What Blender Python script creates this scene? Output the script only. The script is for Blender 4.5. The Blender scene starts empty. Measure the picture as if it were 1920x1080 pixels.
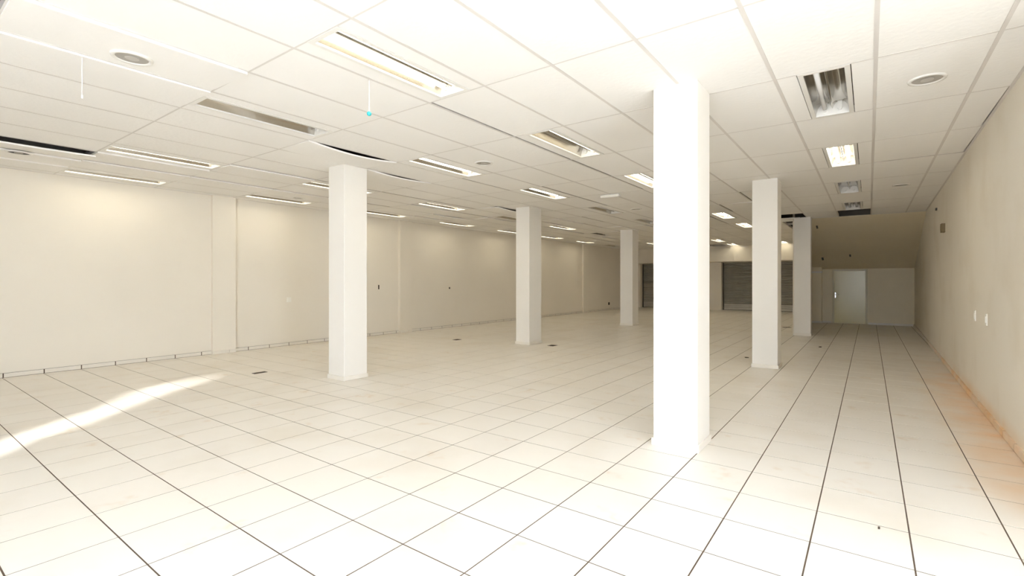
import bpy, bmesh, math, random
from mathutils import Vector, Matrix

# ---------------------------------------------------------------- camera, world, lights, exposure
U = 0.414                      # one floor tile in metres; all plan numbers below are in tiles
CAMX, CAMY, CAMZ = 4.5876, -4.9991, 3.206
YAW = 0.6333
FPX = 912.2
HORIZON = 527.5
scene = bpy.context.scene
scene.view_settings.view_transform = 'Standard'
scene.view_settings.look = 'None'
scene.view_settings.gamma = 1.0
scene.view_settings.use_curve_mapping = False
scene.view_settings.exposure = 0.06
scene.cycles.max_bounces = 9
scene.cycles.diffuse_bounces = 8
col = scene.collection

cd = bpy.data.cameras.new('camera')
cd.sensor_width = 36.0
cd.lens = FPX / 1920 * 36
cd.shift_y = -(540 - HORIZON) / 1920
cd.clip_start = 0.02
cam = bpy.data.objects.new('camera', cd)
cam.location = (CAMX * U, CAMY * U, CAMZ * U)
cam.rotation_euler = (math.pi / 2, 0, YAW)
col.objects.link(cam)
scene.camera = cam

world = bpy.data.worlds.new('sky')
scene.world = world
world.use_nodes = True
bg = world.node_tree.nodes['Background']
bg.inputs['Color'].default_value = (0.87, 0.99, 1.16, 1)
bg.inputs['Strength'].default_value = 10.3

def lamp(name, kind, loc, rot=(0, 0, 0), **kw):
    d = bpy.data.lights.new(name, kind)
    for k, v in kw.items():
        setattr(d, k, v)
    o = bpy.data.objects.new(name, d)
    o.location = loc
    o.rotation_euler = rot
    col.objects.link(o)
    return o

# sun stands behind the building: it lights the street, not the room
sun = lamp('sun', 'SUN', (0, 30, 20), energy=27.0, angle=math.radians(0.6), color=(0.95, 1.0, 1.06))
sun.rotation_euler = Vector((-0.15, -0.33, -0.93)).to_track_quat('-Z', 'Y').to_euler()
FACADE_Y = -13.0
OPEN_X0, OPEN_X1, OPEN_Z = 0.5, 9.3, 6.9
SIDE_X = 9.6
SIDE_Y0 = -4.2
SIDE_Y1 = -1.0
SIDE_Y = 3.6      # the shop stands on a corner: the side street front is open up to here
# added spot in place of reflected sun, through a gap shaped in the hoarding
STREAK_LAMP = (17.2, -39.0, 17.0)
gl = lamp('streak_spot', 'SPOT', [v * U for v in STREAK_LAMP], energy=50000.0, spot_size=math.radians(4.4), spot_blend=0.3,
          shadow_soft_size=0.22, color=(1, 0.98, 0.94))
gl.rotation_euler = (Vector((-10.9, -0.6, 0)) - Vector(STREAK_LAMP)).to_track_quat('-Z', 'Y').to_euler()

# ---------------------------------------------------------------- materials
def nodes_of(m):
    m.use_nodes = True
    return m.node_tree.nodes, m.node_tree.links, m.node_tree.nodes['Principled BSDF']

def mat(name, color, rough=0.6, metal=0.0, noise=None, bump=None, emit=None, coat=0.0, spec=0.5):
    """noise=(scale, amount): brightness mottling in world space; bump=(scale, strength)"""
    m = bpy.data.materials.new(name)
    n, l, p = nodes_of(m)
    c = (*color, 1)
    p.inputs['Base Color'].default_value = c
    p.inputs['Roughness'].default_value = rough
    p.inputs['Metallic'].default_value = metal
    p.inputs['Specular IOR Level'].default_value = spec
    p.inputs['Coat Weight'].default_value = coat
    geo = n.new('ShaderNodeNewGeometry')
    if noise:
        t = n.new('ShaderNodeTexNoise')
        t.inputs['Scale'].default_value = noise[0]
        t.inputs['Detail'].default_value = 5
        l.new(geo.outputs['Position'], t.inputs['Vector'])
        r = n.new('ShaderNodeMapRange')
        r.inputs['To Min'].default_value = 1 - noise[1]
        r.inputs['To Max'].default_value = 1 + noise[1]
        l.new(t.outputs['Fac'], r.inputs['Value'])
        x = n.new('ShaderNodeMix'); x.data_type = 'RGBA'; x.blend_type = 'MULTIPLY'
        x.inputs['Factor'].default_value = 1
        x.inputs[6].default_value = c
        l.new(r.outputs['Result'], x.inputs[7])
        l.new(x.outputs[2], p.inputs['Base Color'])
    if bump:
        t2 = n.new('ShaderNodeTexNoise')
        t2.inputs['Scale'].default_value = bump[0]
        t2.inputs['Detail'].default_value = 3
        l.new(geo.outputs['Position'], t2.inputs['Vector'])
        b = n.new('ShaderNodeBump')
        b.inputs['Strength'].default_value = bump[1]
        b.inputs['Distance'].default_value = 0.004
        l.new(t2.outputs['Fac'], b.inputs['Height'])
        l.new(b.outputs['Normal'], p.inputs['Normal'])
    if emit:
        p.inputs['Emission Color'].default_value = (*emit[0], 1)
        p.inputs['Emission Strength'].default_value = emit[1]
    return m

def stain_mat(name, color, rough, stain, x_from, x_to, y_from, y_to, z_top, tile_var=0.0, spots=None, spec=0.5):
    """ceramic / painted surface with a rust-coloured stain whose extent is a box in the room (tile units)"""
    m = bpy.data.materials.new(name)
    n, l, p = nodes_of(m)
    p.inputs['Roughness'].default_value = rough
    p.inputs['Specular IOR Level'].default_value = spec
    geo = n.new('ShaderNodeNewGeometry')
    pos = geo.outputs['Position']
    sep = n.new('ShaderNodeSeparateXYZ'); l.new(pos, sep.inputs[0])
    def ramp(out, a, b):
        r = n.new('ShaderNodeMapRange'); r.interpolation_type = 'SMOOTHSTEP'
        r.inputs['From Min'].default_value = a * U; r.inputs['From Max'].default_value = b * U
        l.new(out, r.inputs['Value']); return r.outputs['Result']
    def mul(a, b):
        q = n.new('ShaderNodeMath'); q.operation = 'MULTIPLY'
        l.new(a, q.inputs[0])
        if isinstance(b, float): q.inputs[1].default_value = b
        else: l.new(b, q.inputs[1])
        return q.outputs[0]
    def noise(scale, detail=4.0, lo=0.4, hi=0.6):
        t = n.new('ShaderNodeTexNoise'); t.inputs['Scale'].default_value = scale; t.inputs['Detail'].default_value = detail
        l.new(pos, t.inputs['Vector'])
        r = n.new('ShaderNodeMapRange'); r.inputs['From Min'].default_value = lo; r.inputs['From Max'].default_value = hi
        l.new(t.outputs['Fac'], r.inputs['Value']); return r.outputs['Result']
    k = ramp(sep.outputs['X'], x_from, x_to)
    k = mul(k, ramp(sep.outputs['Y'], y_from - 3, y_from + 2))
    k = mul(k, ramp(sep.outputs['Y'], y_to + 9, y_to - 4))
    k = mul(k, ramp(sep.outputs['Z'], z_top, z_top * 0.2 if z_top > 0.3 else -1))
    n1 = noise(2.2, 4.0, 0.2, 0.65)
    k = mul(k, n1)
    base = n.new('ShaderNodeMix'); base.data_type = 'RGBA'
    base.inputs[6].default_value = (*color, 1)
    base.inputs[7].default_value = (color[0] * 0.9, color[1] * 0.87, color[2] * 0.82, 1)
    l.new(mul(noise(1.1, 6.0, 0.5, 0.75), 0.8), base.inputs['Factor'])
    out = base.outputs[2]
    if tile_var:
        sc = n.new('ShaderNodeVectorMath'); sc.operation = 'SCALE'; sc.inputs['Scale'].default_value = 1 / U
        l.new(pos, sc.inputs[0])
        fl = n.new('ShaderNodeVectorMath'); fl.operation = 'FLOOR'; l.new(sc.outputs[0], fl.inputs[0])
        wn = n.new('ShaderNodeTexWhiteNoise'); wn.noise_dimensions = '2D'; l.new(fl.outputs[0], wn.inputs['Vector'])
        r = n.new('ShaderNodeMapRange'); r.inputs['To Min'].default_value = 1 - tile_var; r.inputs['To Max'].default_value = 1
        l.new(wn.outputs['Value'], r.inputs['Value'])
        v = n.new('ShaderNodeMix'); v.data_type = 'RGBA'; v.blend_type = 'MULTIPLY'; v.inputs['Factor'].default_value = 1
        l.new(out, v.inputs[6]); l.new(r.outputs['Result'], v.inputs[7]); out = v.outputs[2]
    if spots:      # small isolated dirt blotches
        sp = n.new('ShaderNodeMix'); sp.data_type = 'RGBA'
        l.new(mul(mul(noise(3.0, 3.0, 0.62, 0.72), noise(14.0, 4.0, 0.4, 0.62)), 0.45), sp.inputs['Factor'])
        l.new(out, sp.inputs[6]); sp.inputs[7].default_value = (*spots, 1); out = sp.outputs[2]
    mix = n.new('ShaderNodeMix'); mix.data_type = 'RGBA'
    l.new(k, mix.inputs['Factor']); l.new(out, mix.inputs[6]); mix.inputs[7].default_value = (*stain, 1)
    l.new(mix.outputs[2], p.inputs['Base Color'])
    return m

WARM = (0.83, 0.78, 0.69)
M = {}
M['tile'] = stain_mat('white_ceramic_tile', (0.84, 0.80, 0.735), 0.36, (0.84, 0.54, 0.29), 5.5, 6.9, 5.0, 15.0, 0.5, 0.025,
                      spots=(0.66, 0.5, 0.34), spec=0.4)
M['skirt_right'] = stain_mat('stained_skirting', (0.80, 0.74, 0.66), 0.5, (0.82, 0.54, 0.28), 5.0, 5.5, 4.0, 20.0, 9)
M['wall_right'] = stain_mat('wall_paint_stained', WARM, 0.7, (0.80, 0.60, 0.40), 5.0, 5.5, 6.0, 15.0, 0.5)
M['grout'] = mat('brown_grout', (0.11, 0.075, 0.05), 0.9, noise=(6, 0.3))
M['wall'] = mat('wall_paint', WARM, 0.7, noise=(0.8, 0.05), bump=(40, 0.12))
M['wall_warm'] = mat('warm_tinted_wall_paint', (0.84, 0.75, 0.57), 0.7, noise=(0.8, 0.06), bump=(40, 0.12))  # yellower copy of the wall paint, its tint offsets bluish daylight near the door
M['pillar'] = mat('pillar_paint', (0.82, 0.79, 0.735), 0.6, noise=(1.5, 0.04), bump=(50, 0.12))
M['skirt'] = mat('skirting_tile', (0.80, 0.755, 0.68), 0.4, noise=(3, 0.08))
M['panel'] = mat('ceiling_panel', (0.87, 0.852, 0.822), 0.85, noise=(0.9, 0.05), bump=(26, 0.5))
M['bar'] = mat('ceiling_bar_paint', (0.68, 0.645, 0.61), 0.5, noise=(2, 0.08))
M['slab'] = mat('bare_concrete', (0.10, 0.09, 0.08), 0.95, noise=(3, 0.25))
M['white_metal'] = mat('white_enamel', (0.80, 0.78, 0.74), 0.35)
M['mirror'] = mat('aluminium_reflector', (0.54, 0.51, 0.46), 0.16, metal=1.0)
M['tube_on'] = mat('lit_tube', (0.9, 0.9, 0.9), 0.4, emit=((1.0, 0.91, 0.70), 11.5))
M['tube_off'] = mat('unlit_tube', (0.78, 0.77, 0.76), 0.25)
M['cap'] = mat('tube_end_metal', (0.7, 0.7, 0.7), 0.35, metal=1.0)
M['black'] = mat('black_plastic', (0.02, 0.018, 0.016), 0.6)
M['grille'] = mat('speaker_grille', (0.40, 0.375, 0.34), 0.6)
M['grille_light'] = mat('speaker_centre', (0.52, 0.49, 0.45), 0.6)
M['shutter'] = mat('shutter_steel', (0.36, 0.35, 0.325), 0.5, metal=0.3, noise=(4, 0.12))
M['shutter_light'] = mat('shutter_aluminium', (0.56, 0.54, 0.50), 0.45, metal=0.3, noise=(4, 0.1))
M['shutter_pale'] = mat('shutter_pale', (0.44, 0.42, 0.385), 0.6, metal=0.2, noise=(4, 0.12))  # paler slats for the lower part of one shutter
M['dark_metal'] = mat('dark_metal', (0.12, 0.11, 0.10), 0.5, metal=0.6)
M['door'] = mat('cream_door_enamel', (0.80, 0.70, 0.39), 0.2, noise=(2, 0.04), spec=0.28)
M['door_frame'] = mat('door_frame_enamel', (0.66, 0.59, 0.41), 0.4)
M['chrome'] = mat('chrome', (0.85, 0.85, 0.85), 0.15, metal=1.0)
M['plastic'] = mat('ivory_plastic', (0.88, 0.86, 0.79), 0.4)
M['brown'] = mat('brown_box', (0.22, 0.165, 0.09), 0.7)
M['string'] = mat('white_string', (0.85, 0.84, 0.8), 0.8)
M['teal'] = mat('teal_glass', (0.03, 0.42, 0.47), 0.15)
M['dirt'] = mat('dark_scrap', (0.06, 0.045, 0.03), 0.9)
M['pavement'] = mat('pavement', (0.55, 0.53, 0.5), 0.9, noise=(1.5, 0.15))
M['streak_boards'] = mat('streak_board', (0.6, 0.56, 0.5), 0.8, noise=(2, 0.1))
M['purple'] = mat('dark_purple_paint', (0.045, 0.02, 0.03), 0.6)

# ---------------------------------------------------------------- helpers (all sizes in tiles, scaled to metres here)
def box_bm(bm, x0, x1, y0, y1, z0, z1):
    vs = [bm.verts.new((x * U, y * U, z * U)) for z in (z0, z1) for y in (y0, y1) for x in (x0, x1)]
    for f in ((0, 2, 3, 1), (4, 5, 7, 6), (0, 1, 5, 4), (2, 6, 7, 3), (0, 4, 6, 2), (1, 3, 7, 5)):
        bm.faces.new([vs[i] for i in f])

def prism_bm(bm, prof, y0, y1, axis='y'):
    """closed profile [(a,b)] in the plane across the axis, extruded along it"""
    def pt(a, b, t):
        return {'y': (a, t, b), 'x': (t, a, b), 'z': (a, b, t)}[axis]
    A = [bm.verts.new([c * U for c in pt(a, b, y0)]) for a, b in prof]
    B = [bm.verts.new([c * U for c in pt(a, b, y1)]) for a, b in prof]
    n = len(prof)
    bm.faces.new(A); bm.faces.new(B[::-1])
    for i in range(n):
        bm.faces.new((A[i], B[i], B[(i + 1) % n], A[(i + 1) % n]))

def cyl_bm(bm, p0, p1, r, seg=14, r1=None):
    p0 = Vector(p0) * U; p1 = Vector(p1) * U
    d = p1 - p0
    mtx = Matrix.Translation((p0 + p1) / 2) @ d.to_track_quat('Z', 'Y').to_matrix().to_4x4()
    bmesh.ops.create_cone(bm, cap_ends=True, segments=seg, radius1=r * U, radius2=(r if r1 is None else r1) * U,
                          depth=d.length, matrix=mtx)

def mesh_of(bm, name, m, bevel=0.0, smooth=False):
    bmesh.ops.recalc_face_normals(bm, faces=bm.faces)
    if bevel:
        bmesh.ops.bevel(bm, geom=list(bm.edges), offset=bevel * U, segments=1, affect='EDGES', profile=0.5)
    me = bpy.data.meshes.new(name)
    bm.to_mesh(me); bm.free()
    me.materials.append(m)
    if smooth:
        for p in me.polygons: p.use_smooth = True
    return me

def link(name, me, parent=None, loc=None):
    o = bpy.data.objects.new(name, me)
    if loc is not None: o.location = [c * U for c in loc]
    o.parent = parent
    col.objects.link(o)
    return o

def box(name, m, x0, x1, y0, y1, z0, z1, parent=None, bevel=0.0):
    bm = bmesh.new(); box_bm(bm, x0, x1, y0, y1, z0, z1)
    return link(name, mesh_of(bm, name, m, bevel), parent)

def empty(name, loc=(0, 0, 0)):
    o = bpy.data.objects.new(name, None)
    o.location = [c * U for c in loc]
    o.empty_display_size = 0.1
    col.objects.link(o)
    return o

def tag(o, label, cat=None, group=None, kind=None):
    o['label'] = label
    if cat: o['category'] = cat
    if group: o['group'] = group
    if kind: o['kind'] = kind
    return o

def structure(o, label=None):
    o['kind'] = 'structure'
    if label: o['label'] = label
    return o

def project(x, y, z):
    X, Y, Z = x - CAMX, y - CAMY, z - CAMZ
    c, s = math.cos(YAW), math.sin(YAW)
    d = -s * X + c * Y
    if d < 0.3: return None
    return 960 + FPX * (c * X + s * Y) / d, HORIZON - FPX * Z / d

def seen_area(x0, x1, y0, y1, z):
    """rough area in the picture of a horizontal rectangle, 0 when outside the frame"""
    pts = [project(x, y, z) for x, y in ((x0, y0), (x1, y0), (x1, y1), (x0, y1))]
    if None in pts: return 0.0
    pts = [(min(max(p[0], 0), 1920), min(max(p[1], 0), 1080)) for p in pts]
    return abs(sum(pts[i][0] * pts[(i + 1) % 4][1] - pts[(i + 1) % 4][0] * pts[i][1] for i in range(4))) / 2

# ---------------------------------------------------------------- the shell
HC = 6.98            # hung ceiling
HS = 8.6             # concrete slab above it
YB = 53.4            # back
FLOOR_Y0 = -13.0
LEFT = [(-18.35, -13.4), (-18.72, 3.0), (-19.02, 14.0), (-19.1, 54.2)]
RIGHT = [(6.68, -13.4), (6.86, 12.0), (7.2, 40.6)]

def xon(line, y):
    for (xa, ya), (xb, yb) in zip(line, line[1:]):
        if y <= yb: break
    return xa + (xb - xa) * (y - ya) / (yb - ya)

def wall_poly(name, m, line, thick, z0, z1):
    bm = bmesh.new()
    prof = list(line) + [(x + thick, y) for x, y in reversed(line)]
    prism_bm(bm, prof, z0, z1, 'z')
    return link(name, mesh_of(bm, name, m))

wall_left = structure(wall_poly('wall_left', M['wall'], LEFT, -0.5, -0.1, HS), 'long cream painted side wall with shallow pilasters')
wall_right = structure(wall_poly('wall_right', M['wall_right'], [(xon(RIGHT, SIDE_Y), SIDE_Y)] + RIGHT[1:], 0.5, -0.1, HS), 'cream painted side wall with switches, rust-stained at its foot')
slab = structure(box('ceiling_slab', M['slab'], -19.8, 7.8, FACADE_Y - 0.4, 54.2, HS, HS + 0.4), 'dark concrete slab above the hung ceiling')
structure(box('ceiling_slab_entrance', M['slab'], 7.8, SIDE_X + 0.6, FACADE_Y - 0.4, SIDE_Y + 0.4, HS, HS + 0.4), 'concrete slab above the shop entrance')

# back: beam above two roller shutters, piers between
beam = structure(box('beam', M['wall'], -19.05, 0.9, 50.35, 53.9, 5.32, HS), 'cream beam spanning above the two roller shutters')
wall_back = structure(empty('wall_back', (0, 53.2, 0)), 'dim back wall piers beside the roller shutters')
for k, (a, b) in enumerate(((-19.05, -18.15), (-10.9, -8.76))):
    bm = bmesh.new(); box_bm(bm, a, b, -0.4, 0.6, 0, 5.4)
    link('pier', mesh_of(bm, 'pier', M['wall']), wall_back)
    bm = bmesh.new(); box_bm(bm, a, b + 0.02, -0.43, -0.395, 0, 0.14)
    link('skirting_tile', mesh_of(bm, 'skirting_tile', M['skirt']), wall_back)
structure(box('wall_behind', M['slab'], -19.6, 7.8, 54.3, 54.6, -0.1, HS), 'dark wall behind the shutters')
# stair enclosure: side wall, door wall, sloping underside
structure(box('wall_side', M['wall'], 0.80, 0.96, 29.3, 54.2, 0, HS), 'cream side wall of the stair enclosure')
wall_door = structure(box('wall_door', M['wall_warm'], 0.96, 7.4, 39.9, 40.4, 0, 4.4), 'dim cream wall around the cream door, under the sloping soffit')
bm = bmesh.new()
k = (6.98 - 4.18) / 10.5
prism_bm(bm, [(29.3, 6.98), (29.3, HS), (40.4, HS), (40.4, 4.02), (39.8, 4.18)], 0.93, 7.4, 'x')
structure(box('wall_above', M['slab'], 0.93, 7.4, 29.22, 29.3, HC + 0.02, HS), 'unpainted masonry above the hung ceiling, added dark so the hole stays black')  # unpainted face, a dark sheet added so the ceiling hole looks black
slope = structure(link('ceiling_slope', mesh_of(bm, 'ceiling_slope', M['wall_warm'])), 'sloping cream underside of a stair above the door')

# front of the shop, around the camera: wide opening to the street, hoarding added with a gap cut to shape the floor streak
structure(box('wall_front', M['wall'], OPEN_X1, SIDE_X + 0.5, FACADE_Y - 0.4, FACADE_Y, 0, HS), 'narrow front wall pier')
structure(box('trim_1', M['wall'], OPEN_X0, OPEN_X1, FACADE_Y - 0.4, FACADE_Y, OPEN_Z, HS), 'header above the wide shop opening')
streak_hi = [(-2.1, -12.9), (-5.9, -6.9), (-7.6, -5.0), (-9.47, -3.21), (-10.48, -2.19), (-10.74, -1.71), (-11.44, -1.03), (-12.89, 0.08), (-13.26, 0.74), (-13.6, 1.79), (-13.3, 2.5)]
streak_lo = [(-1.2, -12.9), (-5.2, -6.9), (-6.6, -5.0), (-8.16, -3.38), (-9.26, -2.42), (-9.4, -1.80), (-10.35, -0.88), (-11.28, 0.11), (-11.94, 1.0), (-12.43, 1.9), (-13.1, 2.5)]
def on_facade(x, y):
    g = Vector(STREAK_LAMP); p = Vector((x, y, 0))
    t = (FACADE_Y - y) / (g.y - y)
    q = p + (g - p) * t
    return q.x, max(q.z, 0.0)
hi = [on_facade(*p) for p in streak_hi]; lo = [on_facade(*p) for p in streak_lo]
front_board = structure(empty('wall_front_streak_boards', (0, FACADE_Y, 0)), 'added unseen boards with a gap shaped to cut the streak of light')  # unseen boards, added to shape the lamp's streak on the floor
for nm, pts, xe in (('board', hi, -19.3), ('board', lo, OPEN_X0)):
    bm = bmesh.new()
    prof = [(xe, 0)] + [(x, z) for x, z in pts] + [(pts[-1][0], HS), (xe, HS)]
    if pts is lo:
        prof = [(xe, 0)] + [(x, z) for x, z in pts] + [((hi[-1][0]), max(hi[-1][1], pts[-1][1]) + 0.001), (hi[-1][0], HS), (xe, HS)]
    prism_bm(bm, prof, -0.1, 0.0, 'y')
    link(nm, mesh_of(bm, nm, M['streak_boards']), front_board)
structure(box('wall_return', M['wall'], 7.0, SIDE_X + 0.5, SIDE_Y, SIDE_Y + 0.4, 0, HS), 'short return wall of the shop entrance')
structure(box('trim_6', M['wall'], SIDE_X, SIDE_X + 0.5, FACADE_Y - 0.4, SIDE_Y, OPEN_Z, HS), 'header above the open side of the shop entrance')
structure(box('wall_entrance', M['wall'], SIDE_X, SIDE_X + 0.5, FACADE_Y - 0.4, SIDE_Y0, 0, OPEN_Z), 'side wall of the shop entrance')
structure(box('wall_entrance_inner', M['wall'], SIDE_X, SIDE_X + 0.5, SIDE_Y1, SIDE_Y, 0, OPEN_Z), 'inner side wall of the shop entrance')
structure(box('ceiling_entrance', M['panel'], 6.72, SIDE_X + 0.4, FACADE_Y, SIDE_Y, HC, HC + 0.2), 'plain white ceiling of the shop entrance')
structure(box('floor_entrance', M['tile'], 6.9, SIDE_X + 0.5, FACADE_Y, SIDE_Y, -0.30, -0.002), 'white tiled floor of the shop entrance')
structure(box('ground', M['pavement'], -60, 80, -110, 60, -0.7, -0.32), 'sunlit pavement in front of the shop')

# ---------------------------------------------------------------- floor
floor = structure(box('floor', M['grout'], -19.6, 7.6, FLOOR_Y0, 54.2, -0.30, -0.0035), 'white ceramic tile floor with brown grout')
TILE_H = 0.009
def tile_bm(bm, x, y, w=0.5, dz=0.0):
    h = w - TILE_H
    b = 0.002
    z0, z1 = -0.03 + dz, dz
    q = []
    for (e, z) in ((h, z0), (h, z1)):
        q.append([bm.verts.new(((x + sx * e) * U, (y + sy * e) * U, z * U)) for sx, sy in ((-1, -1), (1, -1), (1, 1), (-1, 1))])
    for r0, r1 in zip(q, q[1:]):
        for i in range(4):
            bm.faces.new((r0[i], r0[(i + 1) % 4], r1[(i + 1) % 4], r1[i]))
    bm.faces.new(q[-1])
bm = bmesh.new(); tile_bm(bm, 0, 0)
tile_me = mesh_of(bm, 'floor_tile', M['tile'])
random.seed(3)
cells = []
for i in range(-20, 8):
    for j in range(int(FLOOR_Y0), 54):
        if j >= 40 and i >= 1: continue
        cells.append((seen_area(i, i + 1, j, j + 1, 0), i, j))
cells.sort(reverse=True)
for a, i, j in cells[:299]:
    o = link('floor_tile', tile_me, floor, (i + 0.5, j + 0.5, random.uniform(-0.0012, 0.0)))
    o.rotation_euler = (random.uniform(-.0006, .0006), random.uniform(-.0006, .0006), random.uniform(-.0012, .0012))
bm = bmesh.new()
for a, i, j in cells[299:]:
    tile_bm(bm, i + 0.5, j + 0.5, dz=random.uniform(-0.001, 0))
o = link('distant_floor_tile', mesh_of(bm, 'distant_floor_tile', M['tile']), floor); o['kind'] = 'stuff'

# ---------------------------------------------------------------- skirting tiles
def skirting(name, line, side, m, y_from, y_to, label, skip=(), bed=0.149):
    root = structure(empty(name, (0, 0, 0)), label)
    ys = [y_from] + [q for _, q in line if y_from < q < y_to] + [y_to]
    bm = bmesh.new()
    prism_bm(bm, [(xon(line, q) - side * 0.02, q) for q in ys] + [(xon(line, q) + side * 0.036, q) for q in reversed(ys)], 0.0, bed, 'z')
    link('grout_bed', mesh_of(bm, 'grout_bed', M['grout']), root)
    y = y_from
    while y < y_to:
        ya, yb = y + 0.016, min(y + 1, y_to) - 0.016
        if not any(a < (ya + yb) / 2 < b for a, b in skip):
            xa, xb = xon(line, ya), xon(line, yb)
            t = 0.045 * side
            bm = bmesh.new()
            prism_bm(bm, [(xa - side * 0.05, ya), (xb - side * 0.05, yb), (xb + t, yb), (xa + t, ya)], 0.010, 0.145, 'z')
            link('skirting_tile', mesh_of(bm, 'skirting_tile', m), root)
        y += 1
    return root
skirting('baseboard_left', LEFT, 1, M['skirt'], -12.98, 52.8, 'row of cream skirting tiles along the pilastered wall')
skirting('baseboard_right', RIGHT, -1, M['skirt_right'], 4.0, 39.9, 'rust-stained skirting tiles along the wall with switches', bed=0.141)
bb = structure(empty('baseboard_back', (0, 39.9, 0)), 'pale skirting tiles beside the cream door')
for a, b in ((1.66, 2.22), (4.55, 5.04), (5.06, 6.04), (6.06, 7.1)):
    bm = bmesh.new(); box_bm(bm, a, b, -0.035, 0.02, 0, 0.14)
    link('skirting_tile', mesh_of(bm, 'skirting_tile', M['skirt'], 0.004), bb)

# pilasters on the left wall
for n, (ya, yb) in enumerate(((4.42, 5.38), (15.2, 16.15), (27.9, 28.9), (39.3, 40.3))):
    xw = xon(LEFT, (ya + yb) / 2)
    r = structure(empty('trim_%d' % (n + 2), (xw, ya, 0)), 'shallow cream pilaster on the side wall')
    bm = bmesh.new(); box_bm(bm, -0.2, 0.19, 0, yb - ya, 0, HC + 0.3)
    link('shaft', mesh_of(bm, 'shaft', M['wall']), r)
    for a, b in ((0.0, (yb - ya) * 0.7), ((yb - ya) * 0.7 + 0.015, yb - ya)):
        bm = bmesh.new(); box_bm(bm, 0.17, 0.22, a, b, 0, 0.14)
        link('skirting_tile', mesh_of(bm, 'skirting_tile', M['skirt'], 0.004), r)

# ---------------------------------------------------------------- pillars
def pillar(x0, x1, y0, y1, label, top=HC + 0.005, paint='pillar'):
    root = tag(empty('pillar', ((x0 + x1) / 2, (y0 + y1) / 2, 0)), label, 'pillar', 'square white pillars', 'thing')
    hx, hy = (x1 - x0) / 2, (y1 - y0) / 2
    bm = bmesh.new(); box_bm(bm, -hx, hx, -hy, hy, 0, top)
    link('shaft', mesh_of(bm, 'shaft', M[paint], 0.012), root)
    t = 0.03
    for a, b, c, d in ((-hx - t, hx + t, -hy - t, -hy + .01), (-hx - t, hx + t, hy - .01, hy + t), (-hx - t, -hx + .01, -hy + .012, hy - .012), (hx - .01, hx + t, -hy + .012, hy - .012)):
        bm = bmesh.new(); box_bm(bm, a, b, c, d, 0, 0.135)
        link('skirting_tile', mesh_of(bm, 'skirting_tile', M['skirt'], 0.006), root)
pillar(1.16, 2.00, 4.37, 5.24, 'white square pillar standing alone nearest the shop opening, by the wall with switches')
pillar(-9.88, -9.02, 4.42, 5.30, 'white square pillar on the pilastered side, closest to the shop opening')
pillar(1.05, 1.90, 15.02, 15.9, 'cream pillar, middle one of the row leading to the cream door')
pillar(-10.05, -9.22, 15.28, 16.4, 'cream pillar, second from the shop opening on the pilastered side')
pillar(0.97, 1.83, 28.3, 29.0, 'dim cream pillar under the ceiling hole, at the foot of the sloping soffit')
pillar(-10.15, -9.2, 28.5, 29.6, 'dim cream pillar on the pilastered side, third from the shop opening')
pillar(0.97, 1.64, 39.3, 39.86, 'narrow dim column engaged in the wall beside the cream door', top=4.3, paint='wall_warm')
for o in [o for o in col.objects if o.name.startswith('pillar')]:
    if 'engaged' in o['label']:
        bm = bmesh.new(); box_bm(bm, -0.345, 0.345, -0.345, 0.31, 3.86, 3.98)
        link('capital', mesh_of(bm, 'capital', M['pillar'], 0.01), o)

# ---------------------------------------------------------------- hung ceiling
GX0, GPX = 4.6794, -1.5205      # line c sits at GX0 + c*GPX
GY0, GPY = -0.7371, 3.005
def gx(c): return GX0 + c * GPX
def gy(r): return GY0 + r * GPY
C_MIN, C_MAX = -1, 15           # column c lies between lines c and c+1; outermost ones are cut by the walls
R_MIN, R_MAX = -4, 16
ceiling = structure(empty('ceiling', (0, 0, HC)), 'hung ceiling of white panels in a grey bar grid')
MISSING = {(0, 9), (2, 9), (8, 16), (6, -2)}
LIGHTS = {}
for r in (0, 2, 4, 6, 8, 10, 12, 14, 16):
    for c in (0, 4, 7, 11, 14):
        if c == 0 and r > 8: continue
        LIGHTS[(c, r)] = '11'
for k, v in {(0, 0): '00', (0, 2): '0-', (0, 4): '11', (0, 6): '--', (0, 8): '00', (7, 0): '--', (4, 2): '-1', (7, 6): '00', (7, 8): '00',
             (11, 6): '00', (11, 10): '00', (14, 14): '00', (7, 2): '11', (7, 10): '00', (11, 16): '00', (14, 16): '00'}.items():
    LIGHTS[k] = v
LIGHTS = {k: v for k, v in LIGHTS.items()}
# panels that hang low or are shifted, opening dark seams: (dx, dz of -x edge, dz of +x edge, sag)
ODD = {}
def cell_rect(c, r):
    xa, xb = gx(c + 1), gx(c)
    ya, yb = gy(r), gy(r + 1)
    if c == C_MIN: xb = xon(RIGHT, (ya + yb) / 2) + 0.02
    if c == -2: return None
    if c == C_MAX: xa = xon(LEFT, (ya + yb) / 2) - 0.05
    return xa, xb, ya, yb
def cell_ok(c, r):
    if r >= 10 and c <= 2: return False
    return True

def panel_mesh(w, d, sag=0.0):
    bm = bmesh.new()
    nx, ny = (6, 8) if sag else (1, 1)
    b = 0.02
    top = []
    g = []
    for j in range(ny + 1):
        row = []
        for i in range(nx + 1):
            u, v = i / nx * 2 - 1, j / ny * 2 - 1
            row.append(bm.verts.new((u * w / 2 * U, v * d / 2 * U, -sag * (1 - v * v) * (0.6 + 0.4 * u) * U)))
        g.append(row)
    for j in range(ny):
        for i in range(nx):
            bm.faces.new((g[j][i], g[j + 1][i], g[j + 1][i + 1], g[j][i + 1]))
    ext = bmesh.ops.extrude_face_region(bm, geom=list(bm.faces))
    bmesh.ops.translate(bm, vec=(0, 0, 0.045 * U), verts=[v for v in ext['geom'] if isinstance(v, bmesh.types.BMVert)])
    return mesh_of(bm, 'ceiling_panel', M['panel'], smooth=False)

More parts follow.
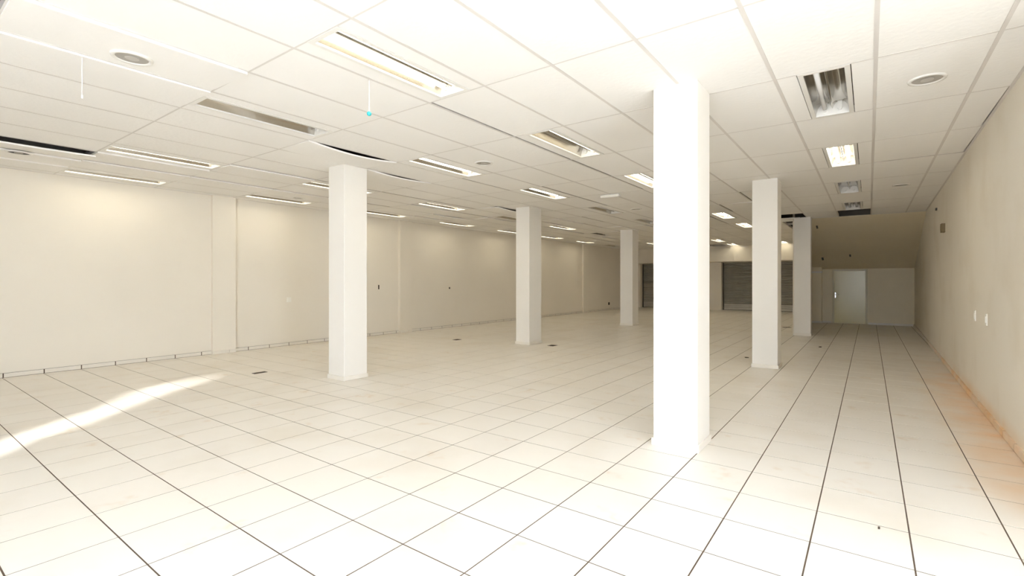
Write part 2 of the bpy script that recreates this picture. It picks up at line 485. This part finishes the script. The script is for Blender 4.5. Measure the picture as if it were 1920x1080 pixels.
ODD.update({
    # (column,row): (dx, dy, drop at -x edge, drop at +x edge, sag)
    (12, -1): (0, 0, 0.02, 0.16, 0.02), (13, -1): (0, 0, 0.02, 0.07, 0.0), (14, -1): (0, 0, 0.0, 0.05, 0.0),
    (8, 1): (0, 0, 0.0, 0.03, 0.10), (9, 2): (0, 0, 0.0, 0.02, 0.07), (6, -1): (0, 0, 0.0, 0.05, 0.0), (7, -1): (0, 0, 0.0, 0.035, 0.0), 
    (-1, 3): (-0.085, 0, 0, 0, 0), (-1, 4): (-0.085, -0.05, 0, 0, 0.0),
    (5, 1): (-0.068, 0, 0, 0, 0), (5, 2): (-0.068, 0, 0, 0, 0), (5, 3): (-0.076, 0, 0, 0, 0), (5, 4): (-0.051, 0, 0, 0, 0),
    (12, 1): (-0.102, 0, 0, 0, 0), (9, 3): (-0.102, 0, 0, 0, 0), (12, 2): (-0.068, 0, 0, 0, 0), (8, 3): (-0.051, 0, 0, 0, 0),
    (-1, 2): (0, 0, 0, 0, 0), (13, 3): (-0.085, 0, 0, 0, 0), (12, 4): (-0.102, 0, 0, 0.03, 0),
    (10, 5): (0, 0, 0.0, 0.08, 0.05), (12, 6): (-0.085, 0, 0, 0.05, 0), (10, 7): (0, 0, 0, 0.06, 0.0), (13, 5): (0, 0, 0, 0.05, 0.03),
    (8, 7): (-0.085, 0, 0, 0, 0), (6, 7): (-0.085, 0, 0, 0, 0), (9, 9): (0, 0, 0, 0.06, 0), (12, 9): (-0.085, 0, 0, 0.05, 0),
    (5, 8): (-0.085, 0, 0, 0, 0), (5, 9): (-0.068, 0, 0, 0, 0), (6, 10): (-0.068, 0, 0, 0.05, 0), (3, 6): (-0.068, 0, 0, 0, 0),
    (3, 7): (-0.085, 0, 0, 0.04, 0), (12, 11): (0, 0, 0, 0.08, 0), (10, 10): (0, 0, 0, 0.06, 0), (13, 12): (0, 0, 0, 0.06, 0),
})
rs = random.Random(11)
for c in range(8, 15):
    for r in range(0, 16):
        if (c, r) not in ODD and rs.random() < 0.28:
            ODD[(c, r)] = (-rs.uniform(0.06, 0.10), 0, 0, rs.choice((0, 0, 0.04)), 0.0)
for c in range(3, 8):
    for r in range(4, 16):
        if (c, r) not in ODD and rs.random() < 0.18:
            ODD[(c, r)] = (-rs.uniform(0.055, 0.085), 0, 0, 0, 0.0)
SIDE_SHIFT = {}
for (c, r), v in list(ODD.items()):
    if c >= 3 and v[0] < 0:            # the seam lies at line c: draw the neighbour away from it
        ODD[(c, r)] = (0.0,) + v[1:]
        if (c - 1, r) in LIGHTS: SIDE_SHIFT[(c - 1, r)] = -v[0]
        else:
            o_ = ODD.get((c - 1, r), (0, 0, 0, 0, 0.0))
            ODD[(c - 1, r)] = (-v[0],) + tuple(o_[1:])
GAP = 0.010
PZ = 0.006
plain = {}
spots = []
for c in range(C_MIN, C_MAX + 1):
    for r in range(R_MIN, R_MAX + 1):
        if not cell_ok(c, r) or (c, r) in MISSING: continue
        xa, xb, ya, yb = cell_rect(c, r)
        if (c, r) in LIGHTS:
            xm = (gx(c) + gx(c + 1)) / 2
            for s in (-1, 1):
                a, b = (xa, xm - 0.405) if s < 0 else (xm + 0.405, xb)
                sh = SIDE_SHIFT.get((c, r), 0.0) if s < 0 else 0.0
                spots.append((seen_area(a, b, ya, yb, HC), a, b, ya, yb, (sh, 0, 0, 0, 0.0) if sh else None, 'side'))
        else:
            spots.append((seen_area(xa, xb, ya, yb, HC), xa, xb, ya, yb, ODD.get((c, r)), 'full'))
spots.sort(key=lambda t: -t[0])
far = bmesh.new()
for n, (a, xa, xb, ya, yb, odd, kind) in enumerate(spots):
    w, d = round(xb - xa - 2 * GAP, 3), round(yb - ya - 2 * GAP, 3)
    sag = odd[4] if odd else 0.0
    key = (w, d, sag)
    x, y = (xa + xb) / 2, (ya + yb) / 2
    if n < 299 or odd:
        if key not in plain: plain[key] = panel_mesh(w, d, sag)
        o = link('ceiling_panel', plain[key], ceiling, (x, y, PZ))
        o.rotation_euler = (random.uniform(-.0012, .0012), random.uniform(-.0012, .0012), 0)
        if odd:
            dx, dy, za, zb, _ = odd
            o.location = ((x + dx) * U, (y + dy) * U, (PZ - (za + zb) / 2) * U)
            o.rotation_euler[1] = math.atan2(zb - za, w)
    else:
        box_bm(far, x - w / 2, x + w / 2, y - d / 2, y + d / 2, PZ, PZ + 0.045)
o = link('distant_ceiling_panel', mesh_of(far, 'distant_ceiling_panel', M['panel']), ceiling); o['kind'] = 'stuff'

def t_bar(x0, x1, y0, y1, half, along):
    bm = bmesh.new()
    if along == 'y':
        box_bm(bm, -half, half, y0, y1, 0, 0.004); box_bm(bm, -0.006, 0.006, y0, y1, 0.004, 0.16)
        o = link('main_bar', mesh_of(bm, 'main_bar', M['bar']), ceiling, (x0, 0, 0))
    else:
        box_bm(bm, x0, x1, -half, half, 0.0006, 0.0042); box_bm(bm, x0, x1, -0.006, 0.006, 0.0042, 0.16)
        o = link('cross_bar', mesh_of(bm, 'cross_bar', M['bar']), ceiling, (0, y0, 0))
Y_END = gy(R_MAX + 1)
for c in range(C_MIN, C_MAX + 1):
    t_bar(gx(c), 0, gy(R_MIN), gy(10) if c <= 2 else Y_END, 0.030, 'y')
for r in range(R_MIN, R_MAX + 2):
    ym = gy(r)
    t_bar(xon(LEFT, ym), xon(RIGHT, ym) if r <= 10 else 0.8, ym, 0, 0.017, 'x')
# wall angles
bm = bmesh.new()
for line, s in ((LEFT, 1), (RIGHT, -1)):
    prism_bm(bm, [(x - s * 0.02, min(y, 50.3)) for x, y in line] + [(x + s * 0.055, min(y, 50.3)) for x, y in reversed(line)], 0.0, 0.012, 'z')
link('wall_angle', mesh_of(bm, 'wall_angle', M['bar']), ceiling)
# broken panel left hanging in the hole beside the dim pillar
bm = bmesh.new(); box_bm(bm, -0.75, 0.75, -0.55, 0.55, 0, 0.045)
o = link('ceiling_panel', mesh_of(bm, 'ceiling_panel', M['panel']), ceiling, (0.55, 28.7, -0.06)); o.rotation_euler = (-0.06, 0.02, 0)

# ---------------------------------------------------------------- fluorescent lights
def light_meshes():
    d = {}
    bm = bmesh.new()
    for a in ((-.40, -.315, -1.49, 1.49), (.315, .40, -1.49, 1.49), (-.315, .315, -1.49, -1.40), (-.315, .315, 1.40, 1.49)):
        box_bm(bm, *a, -0.004, 0.03)
    d['frame'] = mesh_of(bm, 'frame', M['white_metal'])
    bm = bmesh.new()
    for a in ((-.36, -.345, -1.46, 1.46, .03, .36), (.345, .36, -1.46, 1.46, .03, .36), (-.36, .36, -1.46, 1.46, .345, .36),
              (-.345, .345, -1.46, -1.445, .03, .345), (-.345, .345, 1.445, 1.46, .03, .345)):
        box_bm(bm, *a)
    d['housing'] = mesh_of(bm, 'housing', M['white_metal'])
    bm = bmesh.new()
    half = [(0, 0.13), (0.03, 0.2), (0.06, 0.25), (0.11, 0.275), (0.17, 0.275), (0.23, 0.25), (0.28, 0.18), (0.315, 0.03)]
    prof = [(-x, z) for x, z in reversed(half[1:])] + half
    A = [bm.verts.new((x * U, -1.40 * U, z * U)) for x, z in prof]
    B = [bm.verts.new((x * U, 1.40 * U, z * U)) for x, z in prof]
    for i in range(len(prof) - 1):
        bm.faces.new((A[i], A[i + 1], B[i + 1], B[i]))
    d['reflector'] = mesh_of(bm, 'reflector', M['mirror'], smooth=True)
    bm = bmesh.new(); box_bm(bm, -.315, .315, -0.012, 0.012, 0.03, 0.27)
    d['end_plate'] = mesh_of(bm, 'end_plate', M['white_metal'])
    bm = bmesh.new(); prism_bm(bm, [(-.045, .27), (.045, .27), (.045, .12), (.025, .08), (-.025, .08), (-.045, .12)], -0.03, 0.03, 'y')
    d['lamp_holder'] = mesh_of(bm, 'lamp_holder', M['white_metal'])
    for k in ('on', 'off'):
        bm = bmesh.new(); cyl_bm(bm, (0, -1.33, 0.14), (0, 1.33, 0.14), 0.046, 14)
        d['tube_' + k] = mesh_of(bm, 'tube', M['tube_' + k], smooth=True)
    bm = bmesh.new(); cyl_bm(bm, (0, -0.02, 0.14), (0, 0.02, 0.14), 0.047, 14)
    d['tube_cap'] = mesh_of(bm, 'tube_cap', M['cap'], smooth=True)
    return d
LM = light_meshes()
COLNAME = {0: 'in the door aisle', 4: 'beside the aisle pillars', 7: 'in the middle row', 11: 'beyond the outer pillars', 14: 'along the pilastered wall'}
ROWNAME = {0: 'ahead of the first pillars', 2: 'just past the first pillars', 4: 'ahead of the second pillars', 6: 'just past the second pillars',
           8: 'ahead of the third pillars', 10: 'just past the third pillars', 12: 'third from the shutter beam', 14: 'second from the shutter beam',
           16: 'right at the shutter beam'}
LOOK = {'11': 'lit twin-tube light', '--': 'empty light fitting', '00': 'unlit twin-tube light', '0-': 'unlit light missing a tube', '-1': 'light with a single lit tube'}
def fluorescent(c, r, state):
    root = tag(empty('fluorescent_light', ((gx(c) + gx(c + 1)) / 2, (gy(r) + gy(r + 1)) / 2, HC)),
               LOOK[state] + ' ' + COLNAME[c] + ', ' + ROWNAME[r], 'ceiling light', 'recessed fluorescent lights in the hung ceiling')
    for k in ('frame', 'housing', 'reflector'):
        link(k, LM[k], root)
    for s in (-1, 1):
        link('end_plate', LM['end_plate'], root, (0, s * 1.40, 0))
        for t in (-1, 1):
            link('lamp_holder', LM['lamp_holder'], root, (t * 0.14, s * 1.355, 0))
    for t, st in zip((-1, 1), state):
        if st == '-': continue
        tb = link('tube', LM['tube_on' if st == '1' else 'tube_off'], root, (t * 0.14, 0, 0))
        for s in (-1, 1):
            link('tube_cap', LM['tube_cap'], tb, (0, s * 1.315, 0))
for (c, r), st in LIGHTS.items():
    fluorescent(c, r, st)

# ---------------------------------------------------------------- ceiling fittings
def speaker(x, y, label, broken=False, drop=0.0, tilt=0.0):
    root = tag(empty('ceiling_speaker', (x, y, HC - drop)), label, 'ceiling speaker', 'round ceiling speakers')
    root.rotation_euler[1] = tilt
    bm = bmesh.new()
    ring = [(0.225, 0.0), (0.24, -0.022), (0.285, -0.018), (0.295, 0.016)]
    seg = 40
    rows = [[bm.verts.new((math.cos(2 * math.pi * i / seg) * a * U, math.sin(2 * math.pi * i / seg) * a * U, z * U)) for i in range(seg)] for a, z in ring]
    for p, q in zip(rows, rows[1:]):
        for i in range(seg): bm.faces.new((p[i], p[(i + 1) % seg], q[(i + 1) % seg], q[i]))
    link('rim', mesh_of(bm, 'rim', M['white_metal'], smooth=True), root)
    bm = bmesh.new(); cyl_bm(bm, (0, 0, -0.004), (0, 0, 0.014), 0.228, 32)
    g = link('grille', mesh_of(bm, 'grille', M['black'] if broken else M['grille']), root)
    bm = bmesh.new(); cyl_bm(bm, (0, 0, -0.014), (0, 0, -0.003), 0.10, 24)
    link('dust_cap', mesh_of(bm, 'dust_cap', M['grille_light'] if not broken else M['grille'], 0.004), g)
for x, y, lab, br, *rest in ((-5.39, -2.19, 'round grey ceiling speaker in the front panel row, closest to the shop opening', False, 0.024, 0.033),
                      (-15.17, -2.11, 'broken round ceiling speaker beside a sagging panel by the pilastered wall', True, 0.068, 0.033),
                      (-5.34, 6.99, 'round grey ceiling speaker beside a lit light in the middle row', False),
                      (5.46, 6.92, 'round grey ceiling speaker beside an unlit light, near the wall with switches', False),
                      (5.6, 19.41, 'round grey ceiling speaker beside the empty light fitting, near the wall with switches', False),
                      (-5.22, 19.3, 'round grey ceiling speaker beside an unlit light of the middle row', False),
                      (-16.21, 7.02, 'round grey ceiling speaker beside the lights along the pilastered wall', False)):
    speaker(x, y, lab, br, *rest)

e = tag(empty('emergency_light', (-4.49, 14.6, HC)), 'white rectangular emergency light fixed under the ceiling', 'emergency light')
bm = bmesh.new(); box_bm(bm, -0.42, 0.42, -0.14, 0.14, -0.13, 0.0)
link('body', mesh_of(bm, 'body', M['white_metal'], 0.03), e)
bm = bmesh.new(); box_bm(bm, -0.36, 0.36, -0.15, -0.13, -0.10, -0.03)
link('lens', mesh_of(bm, 'lens', M['plastic'], 0.008), e)
e.rotation_euler[2] = 0.1

def hanger(name, x, y, z_bot, label, cat, bead=None):
    root = tag(empty(name, (x, y, HC)), label, cat)
    bm = bmesh.new(); L = HC - z_bot
    pts = [(0, 0, 0.01), (0.004, 0, -L * .35), (-0.004, 0.003, -L * .7), (0, 0, -L)]
    for p, q in zip(pts, pts[1:]): cyl_bm(bm, p, q, 0.006, 6)
    link('string', mesh_of(bm, 'string', M['string']), root)
    if bead:
        bm = bmesh.new(); bmesh.ops.create_icosphere(bm, subdivisions=2, radius=0.045 * U, matrix=Matrix.Translation((0, 0, (-L - 0.03) * U)))
        link('bead', mesh_of(bm, 'bead', M['teal']), root)
    else:
        bm = bmesh.new(); box_bm(bm, -0.012, 0.02, -0.012, 0.012, -L - 0.06, -L)
        link('knot', mesh_of(bm, 'knot', M['string'], 0.005), root)
    bm = bmesh.new(); cyl_bm(bm, (0, 0, -0.01), (0, 0, 0.01), 0.02, 8)
    link('hook', mesh_of(bm, 'hook', M['bar']), root)
hanger('hanging_ornament', -2.97, 0.77, 6.38, 'teal glass bead hanging on a white string from the ceiling', 'ornament', True)
hanger('hanging_string', -6.06, -2.69, 6.33, 'bare white string dangling from a ceiling bar below a speaker', 'string')

# ---------------------------------------------------------------- wall fittings
def plate(name, label, cat, loc, size, m, axis, group=None, dots=True):
    """small wall plate: axis 'x+' faces +x (left wall), 'x-' faces -x (right wall)"""
    root = tag(empty(name, loc), label, cat, group)
    w, h, t = size
    s = 1 if axis == 'x+' else -1
    bm = bmesh.new(); box_bm(bm, min(-0.01 * s, t * s), max(-0.01 * s, t * s), -w / 2, w / 2, -h / 2, h / 2)
    link('cover', mesh_of(bm, 'cover', m, 0.006), root)
    if dots:
        bm = bmesh.new(); box_bm(bm, min(t * s, (t + .012) * s), max(t * s, (t + .012) * s), -w * .22, w * .22, -h * .28, h * .28)
        link('rocker', mesh_of(bm, 'rocker', m, 0.004), root)
    return root
plate('light_switch', 'ivory switch plate on the stained wall, the one farther from the shop opening', 'switch', (xon(RIGHT, 12.76), 12.76, 2.29), (0.17, 0.28, 0.022), M['plastic'], 'x-')
plate('light_switch', 'ivory switch plate on the stained wall, the one closer to the shop opening', 'switch', (xon(RIGHT, 11.08), 11.08, 2.29), (0.17, 0.28, 0.022), M['plastic'], 'x-')
plate('junction_box', 'small brown box mounted high on the wall with switches', 'junction box', (xon(RIGHT, 20.2), 20.2, 5.28), (0.36, 0.34, 0.12), M['brown'], 'x-')
plate('wall_bracket', 'tiny dark bracket at the top of the wall with switches', 'bracket', (xon(RIGHT, 23.3), 23.3, 6.38), (0.2, 0.1, 0.06), M['dark_metal'], 'x-', dots=False)
plate('wall_socket', 'white socket plate on the pilastered wall', 'socket', (xon(LEFT, 8.04), 8.04, 2.28), (0.22, 0.24, 0.03), M['plastic'], 'x+')
plate('wall_socket', 'dark open socket hole on the pilastered wall behind the white pillar', 'socket', (xon(LEFT, 13.7), 13.7, 2.86), (0.09, 0.26, 0.012), M['dirt'], 'x+', dots=False)
plate('wall_socket', 'dark socket low on the dim far end of the pilastered wall', 'socket', (xon(LEFT, 45.7), 45.7, 0.7), (0.35, 0.3, 0.03), M['dirt'], 'x+', dots=False)
plate('wall_anchor', 'tiny dark anchor hole in the pilastered wall', 'anchor hole', (xon(LEFT, 19.8), 19.8, 2.74), (0.12, 0.12, 0.01), M['dirt'], 'x+', dots=False)

def on_slope(y): return 6.98 - k_slope * (y - 29.3)
k_slope = (6.98 - 4.18) / 10.5
for x, y, w, h, lab in ((1.97, 30.7, 0.09, 0.42, 'dark peg on the sloping soffit, high beside the dim pillar'),
                        (1.84, 37.2, 0.12, 0.55, 'dark peg on the sloping soffit above the engaged column'),
                        (3.51, 36.6, 0.10, 0.40, 'dark peg on the sloping soffit above the cream door')):
    o = box('wall_peg', M['dark_metal'], -w / 2, w / 2, -h / 2, h / 2, -0.05, 0.02, bevel=0.01)
    o.location = (x * U, y * U, on_slope(y) * U); o.rotation_euler[0] = -math.atan(k_slope)
    tag(o, lab, 'peg', 'pegs on the soffit')

# ---------------------------------------------------------------- door
d = structure(empty('door_1', (2.30, 39.9, 0)), 'glossy cream door with a chrome lever handle')
def part(name, m, parent, *a, bevel=0.008):
    bm = bmesh.new(); box_bm(bm, *a)
    return link(name, mesh_of(bm, name, m, bevel), parent)
leaf = part('door_leaf', M['door'], d, 0.13, 2.07, -0.06, 0.02, 0.03, 3.99)
part('door_frame', M['door_frame'], d, 0.0, 0.12, -0.09, 0.02, 0, 4.12)
part('door_frame', M['door_frame'], d, 2.08, 2.20, -0.09, 0.02, 0, 4.12)
part('door_frame', M['door_frame'], d, 0.12, 2.08, -0.09, 0.02, 4.0, 4.12)
part('handle_plate', M['chrome'], leaf, 0.155, 0.235, -0.075, -0.058, 1.93, 2.36)
bm = bmesh.new(); cyl_bm(bm, (0.195, -0.06, 2.2), (0.195, -0.15, 2.2), 0.025, 10); cyl_bm(bm, (0.195, -0.145, 2.2), (0.43, -0.145, 2.2), 0.022, 10)
link('lever', mesh_of(bm, 'lever', M['chrome'], smooth=True), leaf)
for z in (0.5, 2.0, 3.5):
    part('hinge', M['door_frame'], leaf, 2.06, 2.085, -0.075, -0.058, z, z + 0.2, bevel=0)

# ---------------------------------------------------------------- roller shutters
def shutter(x0, x1, label, light_below):
    root = tag(empty('roller_shutter', ((x0 + x1) / 2, 53.5, 0)), label, 'roller shutter', 'grey steel roller shutters')
    w = (x1 - x0) / 2
    n = 27
    h = 5.0 / n
    def slat_me(m):
        bm = bmesh.new()
        prism_bm(bm, [(0.0, 0.0), (-0.02, h * .12), (-0.055, h * .3), (-0.06, h * .55), (-0.03, h * .82), (0.0, h * .94), (0.03, h * .94), (0.03, 0.0)], -w, w, 'x')
        return mesh_of(bm, 'slat', m)
    me, me2 = slat_me(M['shutter']), slat_me(M['shutter_pale'])
    for i in range(n):
        z = 0.72 + i * h
        link('slat', me2 if z < light_below else me, root, (0, 0, z))
    for z0, z1 in ((0.05, 0.30), (0.32, 0.50), (0.52, 0.70)):
        bm = bmesh.new(); box_bm(bm, -w, w, -0.08, 0.03, z0, z1)
        link('bottom_rail', mesh_of(bm, 'bottom_rail', M['shutter_light'], 0.02), root)
    for s in (-1, 1):
        bm = bmesh.new(); a = sorted((s * w, s * (w + 0.12))); box_bm(bm, a[0], a[1], -0.16, 0.1, 0, 5.32)
        link('guide_rail', mesh_of(bm, 'guide_rail', M['dark_metal']), root)
shutter(-18.02, -11.02, 'grey steel roller shutter next to the pilastered wall, paler lower half', 2.8)
shutter(-8.62, 0.66, 'wide dark grey steel roller shutter with pale bottom rails', 0)

# ---------------------------------------------------------------- small things on the floor
def floor_box(x, y, w, d_, rot, label):
    root = tag(empty('floor_outlet', (x, y, 0)), label, 'floor outlet', 'open floor outlets')
    root.rotation_euler[2] = rot
    part('rim', M['dark_metal'], root, -w / 2, w / 2, -d_ / 2, d_ / 2, 0.0, 0.012, bevel=0.003)
    part('hole', M['dirt'], root, -w * .4, w * .4, -d_ * .4, d_ * .4, 0.010, 0.014, bevel=0)
floor_box(-12.63, 3.51, 0.20, 0.46, 0.0, 'dark floor outlet in the tiles near the white pillar and pilastered wall')
floor_box(-13.65, 14.74, 0.3, 0.42, 0.0, 'dark floor outlet in the tiles between pilastered wall and second pillar')
floor_box(-8.15, 15.76, 0.34, 0.42, 0.0, 'dark floor outlet in the tiles beside the second pillar')
floor_box(-0.03, 33.55, 0.5, 0.3, 0.4, 'dark floor outlet in the dim tiles before the wide shutter')
def scrap(x, y, w, h, rot, label):
    bm = bmesh.new()
    pts = []
    rng = random.Random(int(x * 100) + 7)
    for i in range(9):
        a = 2 * math.pi * i / 9
        r = rng.uniform(0.6, 1.0)
        pts.append((math.cos(a) * w / 2 * r, math.sin(a) * h / 2 * r))
    prism_bm(bm, pts, 0.0, 0.03, 'z')
    o = link('debris_scrap', mesh_of(bm, 'debris_scrap', M['dirt']), None, (x, y, 0)); o.rotation_euler[2] = rot
    tag(o, label, 'debris')
scrap(0.98, 5.95, 0.22, 0.16, 0.6, 'dark crumpled scrap on the floor behind the white pillar')
scrap(0.45, 17.25, 0.16, 0.10, 0.2, 'tiny dark scrap on the floor beside the middle pillar')
scrap(2.67, 22.97, 0.22, 0.12, 1.0, 'tiny dark scrap on the floor in the aisle leading to the door')
scrap(4.69, 2.89, 0.028, 0.02, 0.3, 'speck of dark grit on the bright aisle tiles')
